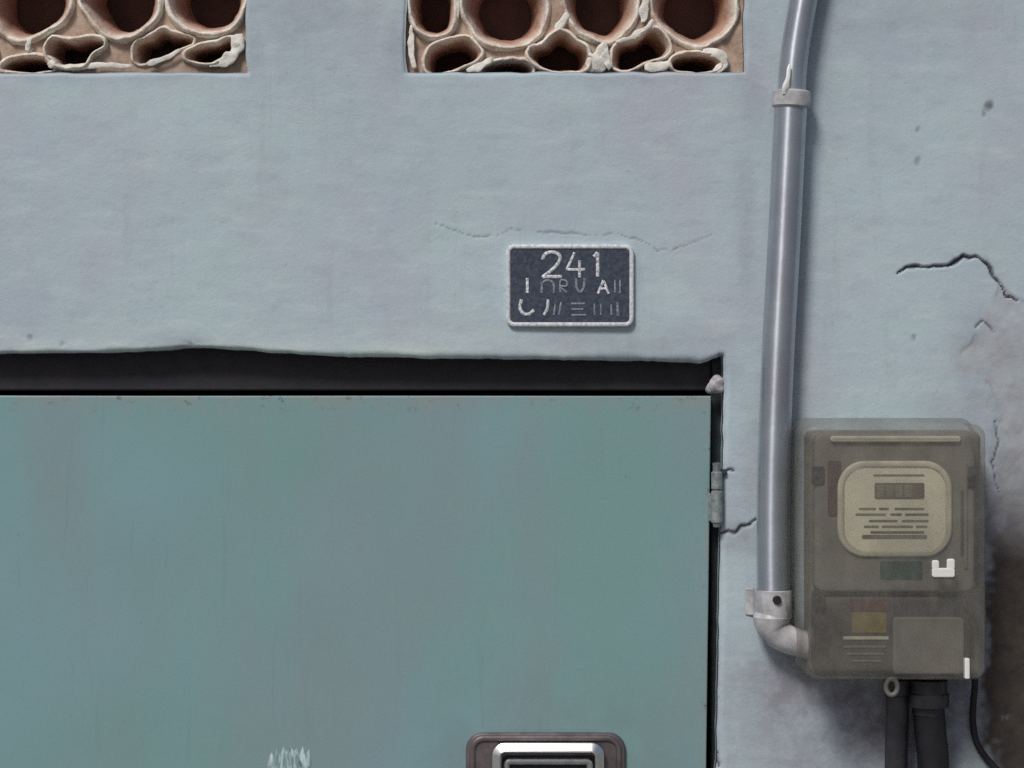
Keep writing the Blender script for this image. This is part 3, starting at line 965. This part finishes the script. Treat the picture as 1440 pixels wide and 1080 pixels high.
# coupling collar
c0, c1 = np.array(W(1113.5, 128, YP)), np.array(W(1112.2, 152, YP))
dd = c1 - c0; L = np.linalg.norm(dd)
v, f = lathe(c0, dd, [(0, RP * 0.9), (0.0, RP * 1.06), (0.0015, RP * 1.16), (L * 0.5, RP * 1.2), (L - 0.0015, RP * 1.16), (L, RP * 1.05), (L, RP * 0.95)], 28)
build('collar', v, f, M_PIPE_FIT, conduit)
yt_ = YP - RP * 1.12
tp = catmull([W(1103, 132, yt_ + 0.001), W(1103.5, 122, yt_ - 0.001), W(1108, 110, yt_ - 0.001), W(1109, 98, yt_), W(1111, 90, yt_ + 0.001)], False, 5)
v, f = tube(tp, list(np.interp(np.linspace(0, 1, len(tp)), [0, .2, .8, 1], [0.0022, 0.0026, 0.0018, 0.0008])), 10, 0.45)
build('glint_sliver', v, f, M_WHITE, conduit)  # white sliver standing in for the glint above the collar
# saddle clamp with its screw
zc0, zc1 = W(1088, 829, YP)[2], W(1088, 868, YP)[2]
xc = W(1088, 850, YP)[0]
sp = []
rs = RP * 1.10
sp += [(-rs - 0.008, -0.0005), (-rs - 0.001, -0.0022)]
for k in range(13):
    a_ = math.pi * (1 - k / 12)
    sp.append((rs * math.cos(a_), YP - rs * math.sin(a_) * 1.0))
sp += [(rs + 0.001, -0.0022), (rs + 0.004, -0.0005)]
V, F = [], []
for z in (zc0, zc0 - 0.001, zc1 + 0.001, zc1):
    k_ = 0.9 if z in (zc0, zc1) else 1.0
    for (x, y) in sp:
        V.append((xc + x, y if k_ == 1.0 else y + 0.0008, z))
n = len(sp)
for i in range(3):
    for k in range(n - 1):
        F.append((i * n + k, (i + 1) * n + k, (i + 1) * n + k + 1, i * n + k + 1))
# close the ends onto the pipe
clamp = build('saddle_clamp', V, F, M_PIPE_FIT, conduit)
v, f = lathe(W(1093, 844, YP - rs - 0.0026), (0, 1, 0), [(0, 0.001), (0.0, 0.0034), (0.0012, 0.0042), (0.004, 0.0044)], 16)
build('screw', v, f, M_BLACK, clamp)
# elbow into the meter
ep = catmull([W(1086, 860, YP), W(1086, 874, YP), W(1090, 886, YP), W(1102, 896, YP - 0.001), W(1118, 903, YP - 0.002), W(1140, 908, YP - 0.002)], False, 5)
er = np.interp(np.linspace(0, 1, len(ep)), [0, .12, .2, .5, .85, 1], [RP * 0.98, RP * 1.16, RP * 1.1, RP * 0.92, RP * 0.82, RP * 0.85])
v, f = tube(ep, list(er), 24); build('elbow', v, f, M_PIPE_FIT, conduit)

# ------------------------------------------------------------------ electricity meter
meter = empty('electricity_meter', W(1258, 957, 0), 'grey plastic electricity meter with cream dial, mounted on the wall beside the conduit', 'meter')
YB, YM, YC = -0.050, -0.074, -0.0805
YH = -0.092
case = slab('case', 1140, 606, 1380, 948, 12, YB, 0.001, 0.004, M_METER, meter, seg=8)
cover = slab('front_panel', 1146, 610, 1371, 833, 12, YM, YB + 0.002, 0.004, M_METER, meter, seg=8)
slab('terminal_cover', 1145, 839, 1366, 946, 9, YM + 0.004, YB + 0.002, 0.004, M_METER_D, meter, seg=8)
x0, _, z1 = W(1132, 597, YH); x1, _, z0 = W(1388, 957, YH)
hl = []
for ins, y in ((0.012, YH), (0.0055, YH + 0.0003), (0.002, YH + 0.002), (0.0006, YH + 0.0045), (0.0, YH + 0.008), (-0.0006, -0.012), (-0.0012, -0.0105), (-0.005, -0.0095), (-0.005, -0.0005)):
    hl.append([(x, y, z) for x, z in rr((x0 + x1) / 2, (z0 + z1) / 2, x1 - x0 - 2 * ins, z1 - z0 - 2 * ins, max(0.012 - ins * 0.5, 0.003), 8)])
v, f = loft(hl, True, False)
build('clear_cover', v, f, M_HAZE, meter)
slab('top_ridge', 1168, 613, 1352, 622, 4, YM - 0.004, YM + 0.002, 0.0018, M_METER_L, cover)  # pale colour paints in the light caught along the top edge
slab('side_groove', 1351, 690, 1355, 782, 1, YM - 0.0004, YM + 0.002, 0.0003, M_METER_D, cover)
slab('side_rib', 1356, 650, 1361, 800, 2, YM - 0.002, YM + 0.002, 0.001, M_METER, cover)
slab('red_strip', 1164, 648, 1183, 726, 3, YM - 0.0006, YM + 0.002, 0.0004, M_RED, cover)
for a_, b_, h_ in ((1151, 669, 26), (1366, 671, 30), (1151, 843, 24), (1362, 845, 22)):
    s_ = slab('mounting_slot', a_ - 8.5, b_ - h_ / 2, a_ + 8.5, b_ + h_ / 2, 4, YM - 0.0016, YM + 0.006, 0.0008, M_DGREY, meter)
    v, f = lathe(W(a_, b_, YM - 0.0026), (0, 1, 0), [(0, 0.002), (0.0006, 0.0036), (0.002, 0.0038)], 12)
    build('screw', v, f, M_BLACK, s_)
# dial
dial = slab('dial', 1186, 656, 1330, 778, 30, YM - 0.0015, YM + 0.002, 0.0005, M_CREAM, cover, seg=10)
YI = YM - 0.0019
def mark(name, x0, y0, x1, y1, mat, parent=meter, rad=1.0, yy=YI):
    return slab(name, x0, y0, x1, y1, rad, yy, yy + 0.0012, 0.0002, mat, parent, seg=2, bseg=1)
mark('maker_line', 1238, 647.5, 1288, 652.5, M_INK_SOFT, meter, 1, YM - 0.0006)
mark('dial_line', 1228, 667, 1300, 670, M_INK_SOFT)
reg = mark('register', 1230, 679, 1300, 702, M_INK, meter, 2)
for k in range(5):
    mark('digit_wheel', 1233 + 13 * k, 682, 1243.5 + 13 * k, 699, M_INK_SOFT if k < 4 else M_DRED, meter, 1, YI - 0.0006)
for y0, segs in ((714, [(1208, 1232), (1236, 1250), (1258, 1300)]), (722, [(1203, 1246), (1252, 1268), (1273, 1306)]), (731, [(1222, 1262), (1268, 1306)]), (739, [(1215, 1236), (1240, 1284), (1288, 1304)]), (747, [(1224, 1300)])):
    for s0, s1 in segs:
        mark('dial_line', s0, y0, s1, y0 + 3.4, M_INK if (s0 + y0) % 3 == 0 else M_INK_SOFT)
mark('disc_slot', 1212, 752, 1304, 758, M_INK_SOFT, meter, 2)
frame_ring('dial_rim', 1178, 648, 1340, 784, 38, 10, YM - 0.0035, YM + 0.001, M_METER_L, cover, seg=10)
# clear bulged window over the dial
x0, _, z1 = W(1183, 653, YC); x1, _, z0 = W(1335, 779, YC)
cx, cz = (x0 + x1) / 2, (z0 + z1) / 2
lo = []
for ins, y in ((0.046, YC - 0.0022), (0.030, YC - 0.0020), (0.016, YC - 0.0014), (0.006, YC - 0.0004), (0.0015, YC + 0.0015), (0.0, YC + 0.0045)):
    lo.append([(x, y, z) for x, z in rr(cx, cz, x1 - x0 - 2 * ins * 0.85, z1 - z0 - 2 * ins * 0.85, max(0.025 - ins * 0.5, 0.003), 10)])
v, f = loft(lo, True, False)
build('window', v, f, M_COVER, cover)
mark('green_label', 1238, 789, 1297, 815, M_GREEN, meter, 2, YM - 0.0007)
# white clip, U-shaped
clip = slab('clip_or_glint', 1311, 799, 1343, 812, 3, YH - 0.0022, YH + 0.002, 0.001, M_WHITE, meter)
slab('clip_arm', 1311, 788, 1321, 801, 3, YH - 0.0020, YH + 0.002, 0.001, M_WHITE, clip)
slab('clip_arm', 1332, 786, 1343, 801, 3, YH - 0.0020, YH + 0.002, 0.001, M_WHITE, clip)
YT = YM + 0.004
mark('red_label', 1196, 842, 1252, 860, M_DRED, meter, 1, YT - 0.0007)
mark('yellow_label', 1198, 861, 1247, 890, M_YEL, meter, 1, YT - 0.0007)
mark('label_strip', 1186, 895, 1250, 899.5, M_METER_L, meter, 1, YT - 0.0009)
for k in range(3):
    mark('label_line', 1186 + 5 * k, 908 + 10 * k, 1246 - 3 * k, 911 + 10 * k, M_METER, meter, 1, YT - 0.0008)
slab('terminal_hatch', 1256, 868, 1356, 948, 6, YT - 0.003, YT + 0.002, 0.0015, M_METER, meter)
slab('clip_or_glint', 1357, 926, 1364, 955, 2, YH - 0.0015, YH + 0.006, 0.001, M_WHITE, meter)  # white bar painted in for a glint at the lower corner
ringp = catmull([W(1254 + 8 * math.sin(t), 966 - 11 * math.cos(t), YH + 0.014) for t in np.linspace(0, 2 * math.pi, 13)[:-1]], True, 3)
ringp.append(ringp[0])
v, f = tube(ringp, 0.0024, 10); build('seal_loop', v, f, M_METER, meter)
v, f = lathe(W(1305, 956, -0.036), (0, 0, -1), [(0, 0.019), (0.012, 0.0188), (0.0135, 0.021), (0.026, 0.0205), (0.0275, 0.016), (0.034, 0.0155)], 24)
build('cable_gland', v, f, M_DGREY, meter)
v, f = lathe(W(1262, 956, -0.034), (0, 0, -1), [(0, 0.013), (0.014, 0.0128), (0.016, 0.0105)], 20)
build('cable_gland', v, f, M_DGREY, meter)

# ------------------------------------------------------------------ cables
o_v = catmull([W(1305, 985, -0.036), W(1308, 1030, -0.034), W(1313, 1090, -0.030), W(1316, 1300, -0.022), W(1314, 2000, -0.020), W(1316, 3260, -0.020)], False, 8)
v, f = tube(o_v, 0.0158, 20)
tag(build('power_cable', v, f, M_BLACK, None, origin=tuple(o_v[-1])), 'thick black cable hanging straight down from under the meter', 'cable')
o_v = catmull([W(1262, 968, -0.034), W(1262, 1010, -0.032), W(1260, 1080, -0.026), W(1258, 1300, -0.018), W(1260, 2000, -0.016), W(1258, 3262, -0.016)], False, 8)
v, f = tube(o_v, 0.0112, 18)
tag(build('flexible_conduit', v, f, M_DGREY, None, origin=tuple(o_v[-1])), 'dark grey flexible conduit under the meter, left of the thick black cable', 'cable')
o_v = catmull([W(1366, 930, -0.03), W(1371, 958, -0.02), W(1369, 985, -0.012), W(1368, 1015, -0.006), W(1374, 1045, -0.005), W(1392, 1072, -0.005), W(1420, 1096, -0.005), W(1480, 1130, -0.005), W(1600, 1180, -0.005), W(1900, 1240, -0.006), W(2600, 1260, -0.006)], False, 8)
v, f = tube(o_v, 0.0034, 12)
tag(build('thin_wire', v, f, M_BLACK, None, origin=tuple(o_v[-1])), 'thin black wire curving from the meter down to the right along the wall', 'wire')
